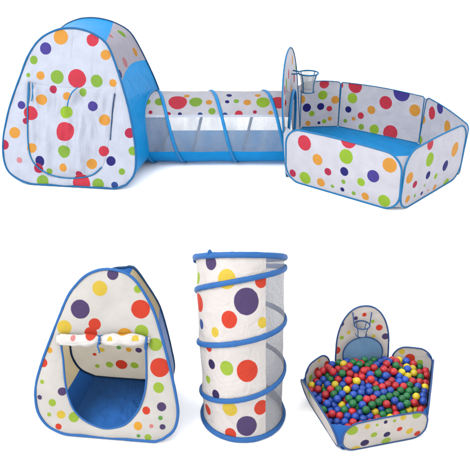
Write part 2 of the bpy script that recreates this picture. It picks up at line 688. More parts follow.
tent = thing('play_tent', 'large closed white dotted pop up tent with bright blue sides, joined to the lying tunnel', 'play tent',
             tuple(at_z(70, 165)))
front, door, floop, mf = build_tent(TT, tent)
# closed door flap, hanging a little in front of the doorway, its tape edge and the ties beside it
flap_loop = np.array(door)
flap = sheet('door_flap', front, flap_loop[::-1], mf, tent, bulge=0.035, amp=0.042, seed=11, rings=30, sx=1.5, sy=0.45, off=0.002)
edge = [front.at(a, b, 0.006) for a, b in flap_loop]
i0 = 0
pts = catmull([front.px(*p) for p in [(29, 83), (28, 110), (28.5, 143), (33, 161), (45, 172), (60, 177), (76, 178), (92, 175), (102, 167)]], 60)
tube('zip_tape', [front.at(a, b, 0.007) for a, b in pts], 0.0042, M_pipe_top, flap, seg=8)
pts = catmull([front.px(*p) for p in [(115, 93.5), (113, 108), (112, 122), (110.5, 140)]], 30)
tube('zip_tape', [front.at(a, b, 0.007) for a, b in pts], 0.0035, M_pipe_dark, flap, seg=8)
for q in ([(34, 83), (34.5, 92), (33.5, 101)], [(80.5, 87), (75, 92), (71.5, 99), (70, 106)], [(29.4, 82), (29.8, 93), (29, 102)]):
    pts = catmull([front.px(*p) for p in q], 16)
    tube('tie_tape', [front.at(a, b, 0.05 if q[0][0] > 60 else (0.03 if q[0][0] > 31 else 0.014)) for a, b in pts], 0.004, M_pipe_top, tent, seg=8)

# ------------------------------------------------------------------ lying tunnel
tunnel = thing('play_tunnel', 'white dotted crawl tunnel with net sides lying between the large tent and pit', 'play tunnel',
               ((TA.x + TB.x) / 2, TA.y, 0))
loft = TT['loft']
pA, pB, pC = loft(0.80, 0.1)[0], loft(0.80, 0.9)[0], loft(0.97, 0.5)[0]
side_n = (pB - pA).cross(pC - pA).normalized()


def cyl(al, th):
    return TA + TAX * al + (TN * math.cos(th) + Vector((0, 0, 1)) * math.sin(th)) * TR


TLEN = (TB - TA).length


def start_al(th):
    p = cyl(0, th)
    return (pA - p).dot(side_n) / TAX.dot(side_n) - 0.005


# the pit's entrance panel
PIT = {'corners': [at_z(286, 180), at_z(398.5, 213), at_z(458.5, 177), at_z(418.5, 144), at_z(338, 127), at_z(300, 128)]}
ent_o, ent_e = PIT['corners'][5], (PIT['corners'][0] - PIT['corners'][5])
ent_out = Vector((ent_e.y, -ent_e.x, 0)).normalized()
if ent_out.x > 0:
    ent_out = -ent_out


def end_al(th):
    p = cyl(0, th)
    return (ent_o - p).dot(ent_out) / TAX.dot(ent_out) + 0.0


def tun(th0, th1):
    def fn(x, y):
        th = th0 + (th1 - th0) * y
        a0, a1 = start_al(th) - 0.07, end_al(th)
        al = a0 + (a1 - a0) * x
        p = cyl(al, th)
        # the cloth dips between the coils of the spring
        ph = (al / 0.375 - th / (2 * math.pi)) * 2 * math.pi
        k = 1 - 0.014 * (0.5 - 0.5 * math.cos(ph - PH0)) + crease(al, th * TR, 21, 0.006) / TR * 0.4
        c = TA + TAX * al
        p = c + (p - c) * k
        p.z = max(p.z, 0.005)
        return p, (al, th * TR)
    return fn


# the coil is seen at the tunnel's top at picture x 160, 214, 267
top_al = [((at_z(u, 92, 2 * TR)) - TA).dot(TAX) for u in (160, 214, 267)]
PITCHL = (top_al[2] - top_al[0]) / 2


def coil_al(turn):                       # turn 0.25 = first top, angle falls as the coil runs along
    return top_al[0] + PITCHL * turn


PH0 = (top_al[0] / 0.375 - 0.25) * 2 * math.pi
d2r = math.radians
tdots = [(177.6, 101.6, 9.3, 'r'), (195, 101.6, 6.5, 'g'), (210, 102, 3.2, 'o'), (227.5, 102, 2.2, 'n'), (229, 95.5, 2.8, 'n'), (159, 101, 5, 'g'), (146, 102, 4.3, 'g'),
         (180, 114, 2.0, 'n'), (168, 114, 2.4, 'c'), (212, 111.5, 3.6, 'g'), (226, 116, 2.6, 'b'), (239.4, 114.5, 3.9, 'r'), (237, 101.5, 2.8, 'g'), (247, 102, 3.8, 'o'),
         (262, 101.6, 6.8, 'l'), (279.4, 102, 7.8, 'r'), (257.6, 95.5, 3, 'o'), (199, 116.5, 2.6, 'b'), (187, 96, 3, 'o'), (150, 112, 2, 'c'), (270, 113, 2.4, 'o'), (256, 112, 2, 'c')]
fT = tun(d2r(37), d2r(145))
mt = fabric('dotted tunnel cloth', (228, 228, 238), surf_dots(fT, tdots), PAL_TOP, trans=0.4, bump=0.45)
grid_patch('top_cloth', fT, 140, 30, mt, tunnel)
grid_patch('net_side', tun(d2r(-26), d2r(33.5)), 120, 16, M_net_top, tunnel)
grid_patch('net_side', tun(d2r(148), d2r(206)), 120, 16, M_net_top, tunnel)
grid_patch('bottom_cloth', tun(d2r(206), d2r(334)), 120, 30, fabric('light blue polyester', (20, 186, 276), trans=0.4, bump=0.4), tunnel)
grid_patch('seam_tape', tun(d2r(33.2), d2r(37.3)), 120, 3, M_white_plain, tunnel)
grid_patch('seam_tape', tun(d2r(144.7), d2r(148.3)), 120, 3, M_white_plain, tunnel)
cp = []
for i in range(0, 340):
    turn = -0.35 + i * 0.01
    th = math.pi / 2 - 2 * math.pi * turn
    al = coil_al(turn)
    if al < start_al(th) + 0.005 or al > end_al(th) - 0.005:
        continue
    c = TA + TAX * al
    p = c + (cyl(al, th) - c) * 1.012
    p.z = max(p.z, 0.011)
    cp.append(p)
tube('spring_coil', cp, 0.0112, M_pipe_bright, tunnel, nrm=lambda i: (cp[i] - (TA + TAX * (cp[i] - TA).dot(TAX))), flat=0.6)
for fn_al in (lambda th: start_al(th) + 0.004, lambda th: end_al(th) - 0.006):
    rp = []
    for i in range(72):
        th = 2 * math.pi * i / 72
        c = TA + TAX * fn_al(th)
        p = c + (cyl(fn_al(th), th) - c) * 1.01
        p.z = max(p.z, 0.01)
        rp.append(p)
    tube('end_hoop', rp, 0.010, M_pipe_bright, tunnel, closed=True)


# ------------------------------------------------------------------ ball pits
def rrect(L, h, g, rc, arch=0.015, n=14, b0=0.006):
    pts = []
    for (cx, cy, a0) in ((L - g - rc, b0 + rc, -90), (L - g - rc, h - rc, 0), (g + rc, h - rc, 90), (g + rc, b0 + rc, 180)):
        for k in range(n + 1):
            a = d2r(a0 + 90 * k / n)
            pts.append((cx + rc * math.cos(a), cy + rc * math.sin(a)))
    out = []
    for i in range(len(pts)):               # fill the straight runs
        p, q = pts[i], pts[(i + 1) % len(pts)]
        dl = math.hypot(q[0] - p[0], q[1] - p[1])
        m = max(1, int(dl / 0.02))
        for k in range(m):
            f = k / m
            out.append((p[0] + (q[0] - p[0]) * f, p[1] + (q[1] - p[1]) * f))
    res = []
    for a, b in out:
        if b > h * 0.5:
            b += arch * math.sin(math.pi * min(1, max(0, a / L))) * (b / h)
        res.append((a, b))
    return np.array(res)


def side_edge(L, h, g, rc, right):
    """the upright edge of a rounded panel, bottom to top"""
    out = []
    for k in range(25):
        b = 0.006 + (h - 0.012) * k / 24
        ins = 0
        for e in (0.006 + rc - b, b - (h - rc)):
            if e > 0:
                ins = max(ins, rc - math.sqrt(max(0, rc * rc - e * e)))
        ins = min(ins, rc)
        out.append(((L - g - ins) if right else (g + ins), b))
    return out


def build_pit(P, root):
    C = P['corners']
    n = len(C)
    cen = sum(C, Vector()) / n
    planes, Ls = [], []
    for i in range(n):
        a, b = C[i], C[(i + 1) % n]
        e = (b - a)
        L = e.length
        e.normalize()
        out = Vector((e.y, -e.x, 0))
        if out.dot((a + b) / 2 - cen) < 0:
            out = -out
        lean = P['lean'][i]
        pl = Plane(a, e, Vector((0, 0, 1)) * math.cos(lean) + out * math.sin(lean))
        planes.append(pl)
        Ls.append(L)
    P['planes'], P['L'] = planes, Ls
    for i in range(n):
        pl, L, h = planes[i], Ls[i], P['h'][i]
        m = fabric('dotted pit cloth', P['white'], pl.dots(P['dots'].get(i, [])), P['pal'], trans=P.get('trans', 0.2), bump=0.3)
        if i == P['board']:
            loop = P['board_loop'](L)
        else:
            loop = rrect(L, h, P['g'], P['rc'][i], P.get('arch', 0.012))
        sgn = 1 if pl.n.dot(pl.o - cen) > 0 else -1
        ob = sheet('backboard' if i == P['board'] else 'wall_panel', pl, loop, m, root, bulge=sgn * P.get('bulge', 0.015), amp=0.003, seed=30 + i, drop=P.get('drop', {}).get(i))
        tube('hoop', [pl.at(a, b, 0) + Vector((0, 0, max(0, P['pipe_r'] - pl.at(a, b).z))) for a, b in loop], P.get('pipe_rs', [P['pipe_r']] * n)[i], P['pipe'], ob, closed=True)
    for i in range(n):
        j = (i + 1) % n
        if P['board'] in (i, j) and P.get('skip_board_gusset'):
            continue
        hi, hj = min(P['h'][i], P['gh']), min(P['h'][j], P['gh'])
        A = [planes[i].at(*q) for q in side_edge(Ls[i], hi, P['g'], P['rc'][i], True)]
        B = [planes[j].at(*q) for q in side_edge(Ls[j], hj, P['g'], P['rc'][j], False)]

        def fn(x, y):
            k = x * 24
            a = min(int(k), 23)
            f = k - a
            p, q = A[a].lerp(A[a + 1], f), B[a].lerp(B[a + 1], f)
            r = p.lerp(q, y)
            r = r + (cen - r).normalized() * 0.012 * 4 * y * (1 - y) * P.get('gs', 1)
            r.z = max(r.z, 0.005)
            return r, (y * 0.1, x * hi)
        grid_patch('corner_net', fn, 24, 6, P['gusset'], root)
    # floor cloth
    m = 72
    ins = P.get('inset', [0.03] * n)
    ring = []
    for i in range(n):
        for k in range(m // n):
            f = k / (m // n)
            e = C[i].lerp(C[(i + 1) % n], f)
            ring.append(cen + (e - cen) * (0.995 - ins[i] * max(0, 1 - 2 * f) ** 3 - ins[(i + 1) % n] * max(0, 2 * f - 1) ** 3))
    verts, faces, uvs = [], [], []
    R = 10
    for k in range(1, R + 1):
        for p in ring:
            q = cen.lerp(p, k / R * 0.995)
            q.z = 0.006 + P.get('dome', 0.0) * (1 - (k / R) ** P.get('dome_p', 2)) + 0.006 * (1 + noise.noise(Vector((q.x * 6, q.y * 6, 1)))) * (1 if k < R else 0)
            verts.append(q)
            uvs.append((q.x, q.y))
    c = cen.copy()
    c.z = 0.006 + P.get('dome', 0.0) + 0.006
    verts.append(c)
    uvs.append((c.x, c.y))
    mm = len(ring)
    for j in range(mm):
        faces.append((len(verts) - 1, j, (j + 1) % mm))
        for k in range(R - 1):
            faces.append((k * mm + j, (k + 1) * mm + j, (k + 1) * mm + (j + 1) % mm, k * mm + (j + 1) % mm))
    link('floor_sheet', verts, faces, P['floor'], root, uvs)
    return cen


def arch_loop(L, h, inset, hs):
    """bottom corners rounded, sides rising into a round top; hs = height where the round top begins"""
    pts = [(inset + 0.06, 0.006), (L * 0.5, 0.006), (L - inset - 0.06, 0.006), (L - inset - 0.012, 0.03), (L - inset, 0.09)]
    c, rx = L / 2, L / 2 - inset
    for k in range(0, 19):
        a = math.pi * k / 18
        ca, sa = math.cos(a), math.sin(a)
        pts.append((c + rx * (abs(ca) ** 0.9) * (1 if ca > 0 else -1), hs + (h - hs) * sa))
    pts += [(inset, 0.09), (inset + 0.012, 0.03)]
    return catmull(pts, 130, closed=True)


PIT.update({'lean': [d2r(3), d2r(2), d2r(4), d2r(2), d2r(2), d2r(5)], 'h': [0.372, 0.385, 0.36, 0.36, 0.36, 0.36], 'gh': 0.36, 'board': 5,
            'board_loop': lambda L: arch_loop(L, 0.735, 0.025, 0.38),
            'white': (226, 226, 238), 'pal': PAL_TOP, 'g': 0.0, 'rc': [0.11, 0.11, 0.04, 0.016, 0.018, 0.1], 'gs': 0.1, 'inset': [0.05, 0.06, 0.05, 0, 0, 0], 'pipe': M_pipe_top, 'pipe_r': 0.0062, 'pipe_rs': [0.006, 0.006, 0.0045, 0.0036, 0.0036, 0.006], 'gusset': M_gusset, 'floor': M_floor_top,
            'drop': {5: in_tunnel},
            'dots': {
                0: [(305, 142.6, 8, 'r'), (318.5, 159, 5.9, 'o'), (329, 171, 4, 'c'), (347, 156, 7.7, 'l'), (348.6, 139.5, 9, 'r'), (345.5, 170.7, 4.7, 'n'), (305.7, 177.6, 6.6, 'l'),
                    (321.5, 182, 4.6, 'o'), (293, 173, 4, 'c'), (333, 186, 2, 'g'), (343, 189, 2.4, 'n'), (344.5, 181, 2.4, 'g'), (354, 193, 2.3, 'g'), (362, 181.4, 4.4, 'l'),
                    (365.7, 196, 4.3, 'o'), (390, 165, 7.8, 'o'), (374, 175.6, 6.6, 'p'), (384.5, 200.6, 6.6, 'l')],
                1: [(403, 168, 6, 'c'), (430, 144, 6, 'r'), (453.6, 149, 7.6, 'o'), (428, 159, 7.2, 'l'), (443.4, 165, 5.6, 'n'), (426, 174.5, 4.2, 'n'), (434, 175.6, 3.2, 'l'),
                    (409, 177.6, 6, 'o'), (413.6, 184, 3.9, 'c'), (423, 185, 1.6, 'g'), (445.5, 183.5, 5.8, 'l'), (456.4, 178, 5.6, 'c'), (434, 187, 3.2, 'o'), (421, 193, 2.2, 'n'),
                    (407, 199, 4.2, 'o'), (414, 195.5, 2, 'g'), (400, 202, 3, 'g'), (427.5, 190, 1.4, 'o')],
                2: [(431, 113, 6.5, 'r'), (439.6, 107.5, 6.4, 'p'), (445.5, 127, 6.6, 'o'), (423, 119.5, 4.4, 'o'), (420, 140, 4.2, 'l'), (417.5, 124, 2.6, 'p')],
                3: [(355, 86, 7.4, 'r'), (352, 98.4, 5.2, 'l'), (348, 109.6, 3.3, 'n'), (360, 116, 3.4, 'r'), (340, 85, 3.6, 'r'), (370.5, 110.4, 4.3, 'o'), (385, 103, 6.8, 'r'),
                    (401.5, 93, 8.7, 'p'), (414.5, 110.5, 6, 'o'), (390, 133, 7.6, 'r'), (374, 129.6, 5, 'l'), (361, 127, 3, 'g'), (353, 119, 2, 'o'), (345, 121, 2, 'g')],
                4: [(324.4, 84, 4.8, 'r'), (323, 95.6, 4.7, 'l'), (301, 99.6, 4.4, 'o'), (307, 108, 4.3, 'n'), (321, 107, 3.6, 'n'), (329.6, 109, 2.8, 'r'), (335.4, 100, 4, 'o'),
                    (312, 114, 2.8, 'l'), (308, 123.5, 2.6, 'o'), (324.4, 121.5, 2.2, 'l'), (319, 123, 1.5, 'n'), (330, 119, 2.2, 'o')],
                5: [(293, 60, 5, 'o'), (290, 74, 5, 'r'), (288, 84, 6, 'g'), (295, 78, 5, 'c'), (293, 90, 5, 'o'), (288.5, 95, 5, 'n'), (296, 66, 4, 'g'), (286, 90, 5, 'c')]}})
pit = thing('ball_pit', 'large empty hexagonal ball pit with dotted walls, joined to the lying tunnel', 'ball pit',
            tuple(at_z(372, 160)))
pit_c = build_pit(PIT, pit)


def basket(root, cen, r1, drop, r2, pipe, net, wall_pt, rr=0.005, straps=4):
    """basketball ring with a net, fixed to the backboard"""
    b = tube('basket_ring', [cen + Vector((r1 * math.cos(a), r1 * math.sin(a), 0)) for a in np.linspace(0, 2 * math.pi, 41)[:-1]], rr, pipe, root, closed=True)

    def fn(x, y):
        a = 2 * math.pi * x
        r = r1 + (r2 - r1) * y - 0.1 * r1 * math.sin(math.pi * y)
        return cen + Vector((r * math.cos(a), r * math.sin(a), -drop * y)), (a * r1, drop * y)
    grid_patch('net', fn, 40, 12, net, b)
    tube('net_hem', [cen + Vector((r2 * math.cos(a), r2 * math.sin(a), -drop)) for a in np.linspace(0, 2 * math.pi, 33)[:-1]], rr * 0.8, pipe, b, closed=True)
    for k in range(straps):
        a = 2 * math.pi * (k + 0.5) / straps
        pts = []
        for y in np.linspace(0, 1, 9):
            r = (r1 + (r2 - r1) * y - 0.1 * r1 * math.sin(math.pi * y)) * 1.02
            pts.append(cen + Vector((r * math.cos(a), r * math.sin(a), -drop * y)))
        tube('net_strap', pts, rr * 0.7, pipe, b, seg=6)
    for wp in wall_pt:
        d = (wp - cen)
        d.z = 0
        pts = [cen + d.normalized() * r1, wp]
        tube('bracket', [pts[0].lerp(pts[1], k / 4) for k in range(5)], rr, pipe, b, seg=8)
    return b


bpl = PIT['planes'][5]
ring_a, ring_b = bpl.px(300, 73)
for _ in range(12):
    ring_c = bpl.at(ring_a, ring_b) - ent_out * 0.115
    pu, pv, _d = project(ring_c)
    ring_b += (pv - 73) / 140
    ring_a += (310 - pu) / 400 * (1 if project(bpl.at(ring_a + 0.05, ring_b))[0] > project(bpl.at(ring_a, ring_b))[0] else -1)
    ring_a = min(max(ring_a, PIT['L'][5] * 0.3), PIT['L'][5] * 0.6)
print('ring', ring_a, ring_b, PIT['L'][5], project(ring_c))
basket(pit, ring_c, 0.072, 0.135, 0.05, M_pipe_top, M_net_basket, [bpl.at(ring_a - 0.05, ring_b), bpl.at(ring_a + 0.05, ring_b)])

# ------------------------------------------------------------------ lower row: small open tent
TL = {'frame': tent_frame([(74, 437), (146, 443)], d2r(19)),
      'arch': [(62, 433), (48, 426), (38.5, 413), (35.5, 398), (36.5, 382), (42, 362), (47, 348), (56, 325), (67, 298), (75, 286), (85, 276), (95, 271), (105, 269), (116, 270), (126, 273), (135, 280), (143, 291),
               (151, 305), (157, 320), (165, 348), (171, 372), (176, 396), (178, 414), (174, 430), (163, 439)],
      'bottom': [(147, 442.5), (107, 440), (80, 437)],
      'door': [(62.5, 338), (63.5, 360), (65.5, 382), (69, 398), (75, 411), (86, 421), (103, 428), (116, 427.5), (127, 423), (137, 412), (143, 399), (146, 385), (146.5, 370), (146, 352), (145.5, 340), (125, 337), (104, 336), (82, 337)],
      'depth': 0.36, 'back_tilt': d2r(11), 'back_w': 0.80, 'back_h': 0.94, 'back_shift': -0.006,
      'back_right': [(112, 269), (124, 267.5), (134, 267.5), (147, 285), (159, 305), (166, 327), (171, 348), (174, 364), (172.5, 375), (168, 379)], 'sag': 0.006,
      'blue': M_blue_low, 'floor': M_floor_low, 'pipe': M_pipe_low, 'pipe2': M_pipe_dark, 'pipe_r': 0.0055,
      'pal': PAL_LOW, 'white': WHITE_LOW, 'win_col': (226, 208, 168), 'bump': 0.3, 'wrinkle': 7.0, 'amp': 0.006,
      'roof_r': ((130, 275), (133, 266)), 'win_r': ((160, 328), (159, 306), 0.0),
      'win_l': lambda s: 0.05, 'back_white': (240, 230, 212),
      'win_dots': [],
      'back_dots': [(107, 343, 4, 'r'), (109, 366, 3.8, 'l'), (121, 366, 6, 'r'), (134, 367, 4.2, 'l'), (138, 352.5, 3.4, 'p'), (94, 356, 2, 'r'), (97, 367, 2.4, 'l'), (101, 352, 3, 'y'), (128, 352, 3, 'o'), (118, 350, 2.4, 'g')],
      'dots': [(100.3, 288, 7.8, 'y'), (80.8, 308.7, 9.7, 'p'), (95, 324, 6.2, 'r'), (65, 327, 7.5, 'y'), (141, 308.7, 9.5, 'r'), (142, 331, 7, 'l'), (113, 274, 5.8, 'p'), (138, 289, 4, 'l'),
               (155.6, 344, 6.8, 'l'), (160, 367, 9.8, 'r'), (159, 387, 5.6, 'l'), (162, 406, 4.7, 'p'), (146.6, 410, 4.1, 'r'), (138.6, 425, 4.4, 'o'), (148.4, 436.7, 3.6, 'l'), (163, 426, 3, 'p'),
               (161, 417, 2.3, 'g'), (152, 425, 2.2, 'k'), (139, 435, 2, 'g'), (62.7, 391, 4.3, 'p'), (53, 402, 3.9, 'l'), (43.5, 362.5, 4.6, 'r'), (40, 397, 2.5, 'p'), (61.6, 414, 4.3, 'y'),
               (74, 417, 5.2, 'l'), (59, 426, 3.3, 'r'), (49.7, 414, 2.2, 'l'), (43, 381, 2.3, 'l'), (91, 333, 6.5, 'r'), (125, 335.5, 8, 'o'), (107.5, 343, 4, 'r'), (50, 350, 3, 'o')]}
small_tent = thing('play_tent', 'small open white dotted tent with rolled door flap and deep blue floor', 'play tent', tuple(at_z(105, 415)))
front2, door2, floop2, mf2 = build_tent(TL, small_tent)
tube('door_tape', [front2.at(a, b, 0.002) for a, b in door2], 0.0038, M_pipe_low, small_tent, closed=True, seg=8)
# rolled up flap: a sagging bundle of cloth tied in two places
rp, rr = [], []
A0, A1 = front2.px(58.5, 338), front2.px(150.5, 339)
ties = [front2.px(101, 338)[0], front2.px(147.5, 340)[0]]
for k in range(81):
    f = k / 80
    a = A0[0] + (A1[0] - A0[0]) * f
    b = A0[1] + (A1[1] - A0[1]) * f
    near = min(abs(a - t) for t in ties)
    sq = 1 - 0.5 * math.exp(-(near / 0.016) ** 2)
    r = 0.0185 * sq * (1 + 0.18 * noise.noise(Vector((a * 30, 0, 4))))
    if f < 0.03 or f > 0.97:
        r *= 0.75
    rp.append(front2.at(a, b - 0.004 * math.sin(math.pi * min(1, f * 2.1)), 0.016))
    rr.append(r)
flap2 = None


def roll(x, y):
    i = min(int(x * 80), 79)
    f = x * 80 - i
    p = rp[i].lerp(rp[i + 1], f)
    r = rr[i] + (rr[i + 1] - rr[i]) * f
    a = 2 * math.pi * y
    lap = ((a + 2.2 + 0.25 * math.sin(x * 11)) / (2 * math.pi)) % 1.0
    lap2 = ((a + 0.4 + 0.3 * math.sin(x * 7 + 1)) / (2 * math.pi)) % 1.0
    near = min(abs(A0[0] + (A1[0] - A0[0]) * x - t) for t in ties)
    r *= 0.78 + 0.3 * lap ** 0.5 + 0.12 * lap2 + 0.06 * math.sin(9 * a + 3 * noise.noise(Vector((x * 20, 0, 0)))) * math.exp(-near / 0.03)
    r *= 1 + 0.07 * noise.noise(Vector((x * 14, math.cos(a) * 2, math.sin(a) * 2)))
    return p + front2.e2 * math.sin(a) * r * 1.15 + front2.n * math.cos(a) * r * 0.85, (x * 0.4, y * 0.11)


md = fabric('rolled dotted cloth', (236, 232, 230), surf_dots(roll, [(91, 335, 6, 'r'), (124, 337, 8, 'o'), (110, 340, 3, 'y'), (73, 338, 3, 'k'), (135, 339, 4, 'y')]), PAL_LOW, bump=0.2, wrinkle=14, stretch=(1, 2), trans=0.1)
flap2 = grid_patch('rolled_flap', roll, 160, 60, md, small_tent)
for t in ties:
    ring = []
    b = A0[1] + (A1[1] - A0[1]) * (t - A0[0]) / (A1[0] - A0[0])
    c = front2.at(t, b - 0.003, 0.016)
    for k in range(20):
        a = 2 * math.pi * k / 20
        ring.append(c + front2.e2 * math.sin(a) * 0.0125 + front2.n * math.cos(a) * 0.011)
    tube('tie_tape', ring, 0.004, M_pipe_low, flap2, closed=True, seg=8)
    tube('tie_tail', [front2.at(t + 0.004 * math.sin(k), b + 0.018 - 0.008 * k, 0.03) for k in range(9)], 0.003, M_pipe_low, flap2, seg=8)
# left ribbon hanging at the corner of the roll
tube('tie_tail', [front2.at(A0[0] + 0.012 + 0.001 * k, A0[1] - 0.005 * k, 0.014) for k in range(8)], 0.003, M_pipe_low, flap2, seg=8)

# ------------------------------------------------------------------ lower row: tunnel standing on end
SB = at_z(243, 414.5)
SL, SPHI = 0.80, d2r(32)
SR0, SR1 = 0.157, 0.170


def axis(u):
    # constant bend: the open spring tube leans back towards its top
    a = SPHI * u
    R = SL / SPHI
    return SB + Vector((-0.012 * u, R * (1 - math.cos(a)), R * math.sin(a)))


def fit_len():
    global SL
    lo, hi = 0.3, 1.6
    for _ in range(40):
        SL = (lo + hi) / 2
        if project(axis(1.0))[1] > 257.5:
            lo = SL
        else:
            hi = SL


fit_len()


def stand(u, th, k=1.0):
    a = SPHI * u
    yv = Vector((0, math.cos(a), -math.sin(a)))
    r = (SR0 + (SR1 - SR0) * u) * k
    return axis(u) + Vector((1, 0, 0)) * math.cos(th) * r + yv * math.sin(th) * r


def u_at(th, v):
    lo, hi = 0.0, 1.0
    for _ in range(30):
        m = (lo + hi) / 2
        if project(stand(m, th))[1] > v:
            lo = m
        else:
            hi = m
    return (lo + hi) / 2


# heights of the coil on the left and on the right edge, bottom to top
knots = [(-math.pi, 0.0), (0.0, 0.012), (math.pi, u_at(math.pi, 389)), (2 * math.pi, u_at(0, 366)), (3 * math.pi, u_at(math.pi, 341)), (4 * math.pi, u_at(0, 318.5)),
         (5 * math.pi, u_at(math.pi, 290)), (6 * math.pi, u_at(0, 267)), (7 * math.pi, 0.985)]
standing = thing('play_tunnel', 'white dotted play tunnel with blue spiral coil standing upright on end', 'play tunnel', tuple(SB))


def coil_u(th):
    ks = [k[0] for k in knots]
    us = [k[1] for k in knots]
    return float(np.interp(th, ks, us))


def wrap(th0, th1):
    def fn(x, y):
        th = th0 + (th1 - th0) * y
        u = x
        p = stand(u, th)
        c = axis(u)
        # nearest coil above and below: the cloth draws in between
        best = 9
        for k in range(-1, 5):
            t = th + 2 * math.pi * k
            if -math.pi <= t <= 7 * math.pi:
                best = min(best, abs(u - coil_u(t)))
        best = min(best, abs(u - 1), u)
        kk = 1 - 0.035 * min(1, best / 0.10) ** 0.7 + crease(th * SR0, u * SL, 41, 0.006) / SR0 * 0.5 * min(1, best / 0.03)
        p = c + (p - c) * kk
        p.z = max(p.z, 0.004)
        return p, (th * SR0, u * SL)
    return fn


fS = wrap(d2r(-250), d2r(-57))
sd = [(210.6, 263.4, 6.8, 'p'), (226.8, 278.6, 9, 'y'), (246, 302, 12.3, 'p'), (229.3, 319.6, 8, 'r'), (261.4, 281, 6.5, 'r'), (199.5, 302, 9, 'r'), (198, 278.6, 6, 'l'), (214.6, 333, 4.7, 'y'),
      (262, 322, 5, 'y'), (208, 348, 4.4, 'r'), (211.5, 365, 4.8, 'n'), (226.3, 368, 7.1, 'l'), (247.6, 370.4, 10.7, 'r'), (207.6, 379.3, 3.8, 'l'), (216, 394.3, 4.7, 'n'), (207.6, 409, 5.6, 'r'),
      (229.3, 409.8, 7.7, 'y'), (261, 408, 7.6, 'r'), (246.7, 426, 10.5, 'p'), (230, 433.7, 6, 'r'), (201.5, 324, 5, 'b')]
ms_ = fabric('dotted tunnel cloth low', (232, 226, 224), surf_dots(fS, sd, n=110), PAL_LOW, trans=0.12, bump=0.45, wrinkle=15)
grid_patch('dotted_cloth', fS, 120, 70, ms_, standing)
grid_patch('net_side', wrap(d2r(-57), d2r(110)), 100, 40, M_net_grey, standing)
cp2 = []
for i in range(0, 501):
    th = -math.pi + 8 * math.pi * i / 500
    p = stand(coil_u(th), th, 1.015)
    p.z = max(p.z, 0.012)
    cp2.append(p)
ax_pts = [axis(coil_u(-math.pi + 8 * math.pi * i / 500)) for i in range(501)]
tube('spring_coil', cp2, 0.0106, M_pipe_low, standing, nrm=lambda i: cp2[i] - ax_pts[i], flat=0.6)
for u in (0.0, 1.0):
    rp = [stand(u, 2 * math.pi * i / 72, 1.012) for i in range(72)]
    for p in rp:
        p.z = max(p.z, 0.012)
    tube('end_hoop', rp, 0.0115, M_pipe_low, standing, closed=True, nrm=lambda i: rp[i] - axis(u), flat=0.75)
# little cloth tab on the rim
tp = stand(1.0, d2r(-130), 1.01)
tube('tab', [tp + Vector((0.0, 0, 0.02)) * math.sin(k * math.pi / 8) + Vector((0.012, 0, 0)) * (k / 8 - 0.5) for k in range(9)], 0.005, M_pipe_low, standing, seg=8)

# ------------------------------------------------------------------ lower row: pit full of balls
RH = 0.135
rim_px = [(340, 428), (427, 411), (434, 367), (395, 348), (329, 352), (304, 392)]
rim = [at_z(u, v, RH) for u, v in rim_px]
rc_ = sum(rim, Vector()) / 6
low = [Vector((rc_.x + (p.x - rc_.x) * 0.9, rc_.y + (p.y - rc_.y) * 0.9, 0)) for p in rim]
for k, q in ((0, (341, 453)), (1, (424, 437)), (2, (430, 382)), (5, (307, 399))):
    low[k] = at_z(*q)
leans = []
for i in range(6):
    a, b = low[i], low[(i + 1) % 6]
    e = (b - a).normalized()
    out = Vector((e.y, -e.x, 0))
    mr = (rim[i] + rim[(i + 1) % 6]) / 2
    ml_ = (a + b) / 2
    leans.append(math.atan2(abs((mr - ml_).dot(out)), RH))
leans[3] = d2r(6)
BP = {'corners': low, 'lean': leans, 'h': [0.138, 0.138, 0.14, 0.14, 0.14, 0.138], 'gh': 0.135, 'skip_board_gusset': True, 'board': 3,
      'board_loop': lambda L: arch_loop(L, 0.342, 0.015, 0.16),
      'white': (226, 218, 212), 'pal': PAL_LOW, 'g': 0.0, 'rc': [0.055] * 6, 'pipe': M_pipe_pit, 'pipe_r': 0.0035, 'gusset': M_blue_low, 'floor': M_floor_low, 'bulge': 0.008, 'gs': 0.3,
      'dome': 0.04, 'dome_p': 4, 'arch': 0.006,
      'dots': {
          0: [(352, 430, 6, 'l'), (364, 441.5, 4.6, 'n'), (373, 433, 3.5, 'l'), (367, 425.7, 3, 'y'), (376.6, 424, 1.7, 'l'), (355.6, 448.5, 5, 'y'), (417, 414, 5.4, 'l'), (403, 417, 3.2, 'y'),
              (385.3, 421.3, 2.1, 'n'), (394, 420, 1.7, 'l'), (398.7, 427.4, 3, 'r'), (386, 432.8, 3.7, 'n'), (409, 430, 4, 'y'), (385.7, 440, 5, 'l'), (417, 433, 3.5, 'r')],
          1: [(429, 390, 5, 'l'), (428, 405, 5, 'y'), (428, 378, 3, 'r')],
          2: [(410, 359, 5, 'r'), (420, 363.4, 3.2, 'l'), (428, 377.6, 2.2, 'r'), (402, 352, 3, 'y'), (426, 370, 2, 'p')],
          3: [(336.6, 350.6, 4.2, 'r'), (341, 324, 3.2, 'p'), (379.5, 328, 3.4, 'r'), (385.5, 336.6, 3.5, 'p'), (347, 315, 2.1, 'l'), (364.6, 315, 2.3, 'r'), (356, 318.7, 2.2, 'p'), (373, 322, 2, 'l'), (349, 333, 2, 'y'), (374, 337, 2, 'y'), (342, 338, 2.2, 'l')],
          4: [(327, 364, 3.2, 'r'), (318, 371.5, 4, 'r'), (311.5, 378, 3.2, 'l'), (320, 361, 2, 'y')],
          5: [(324, 412, 5, 'r'), (310, 394, 4, 'l')]}}
full = thing('ball_pit', 'small dotted ball pit with hoop backboard, filled with coloured balls', 'ball pit', tuple((rc_.x, rc_.y, 0)))
build_pit(BP, full)
bp3 = BP['planes'][3]
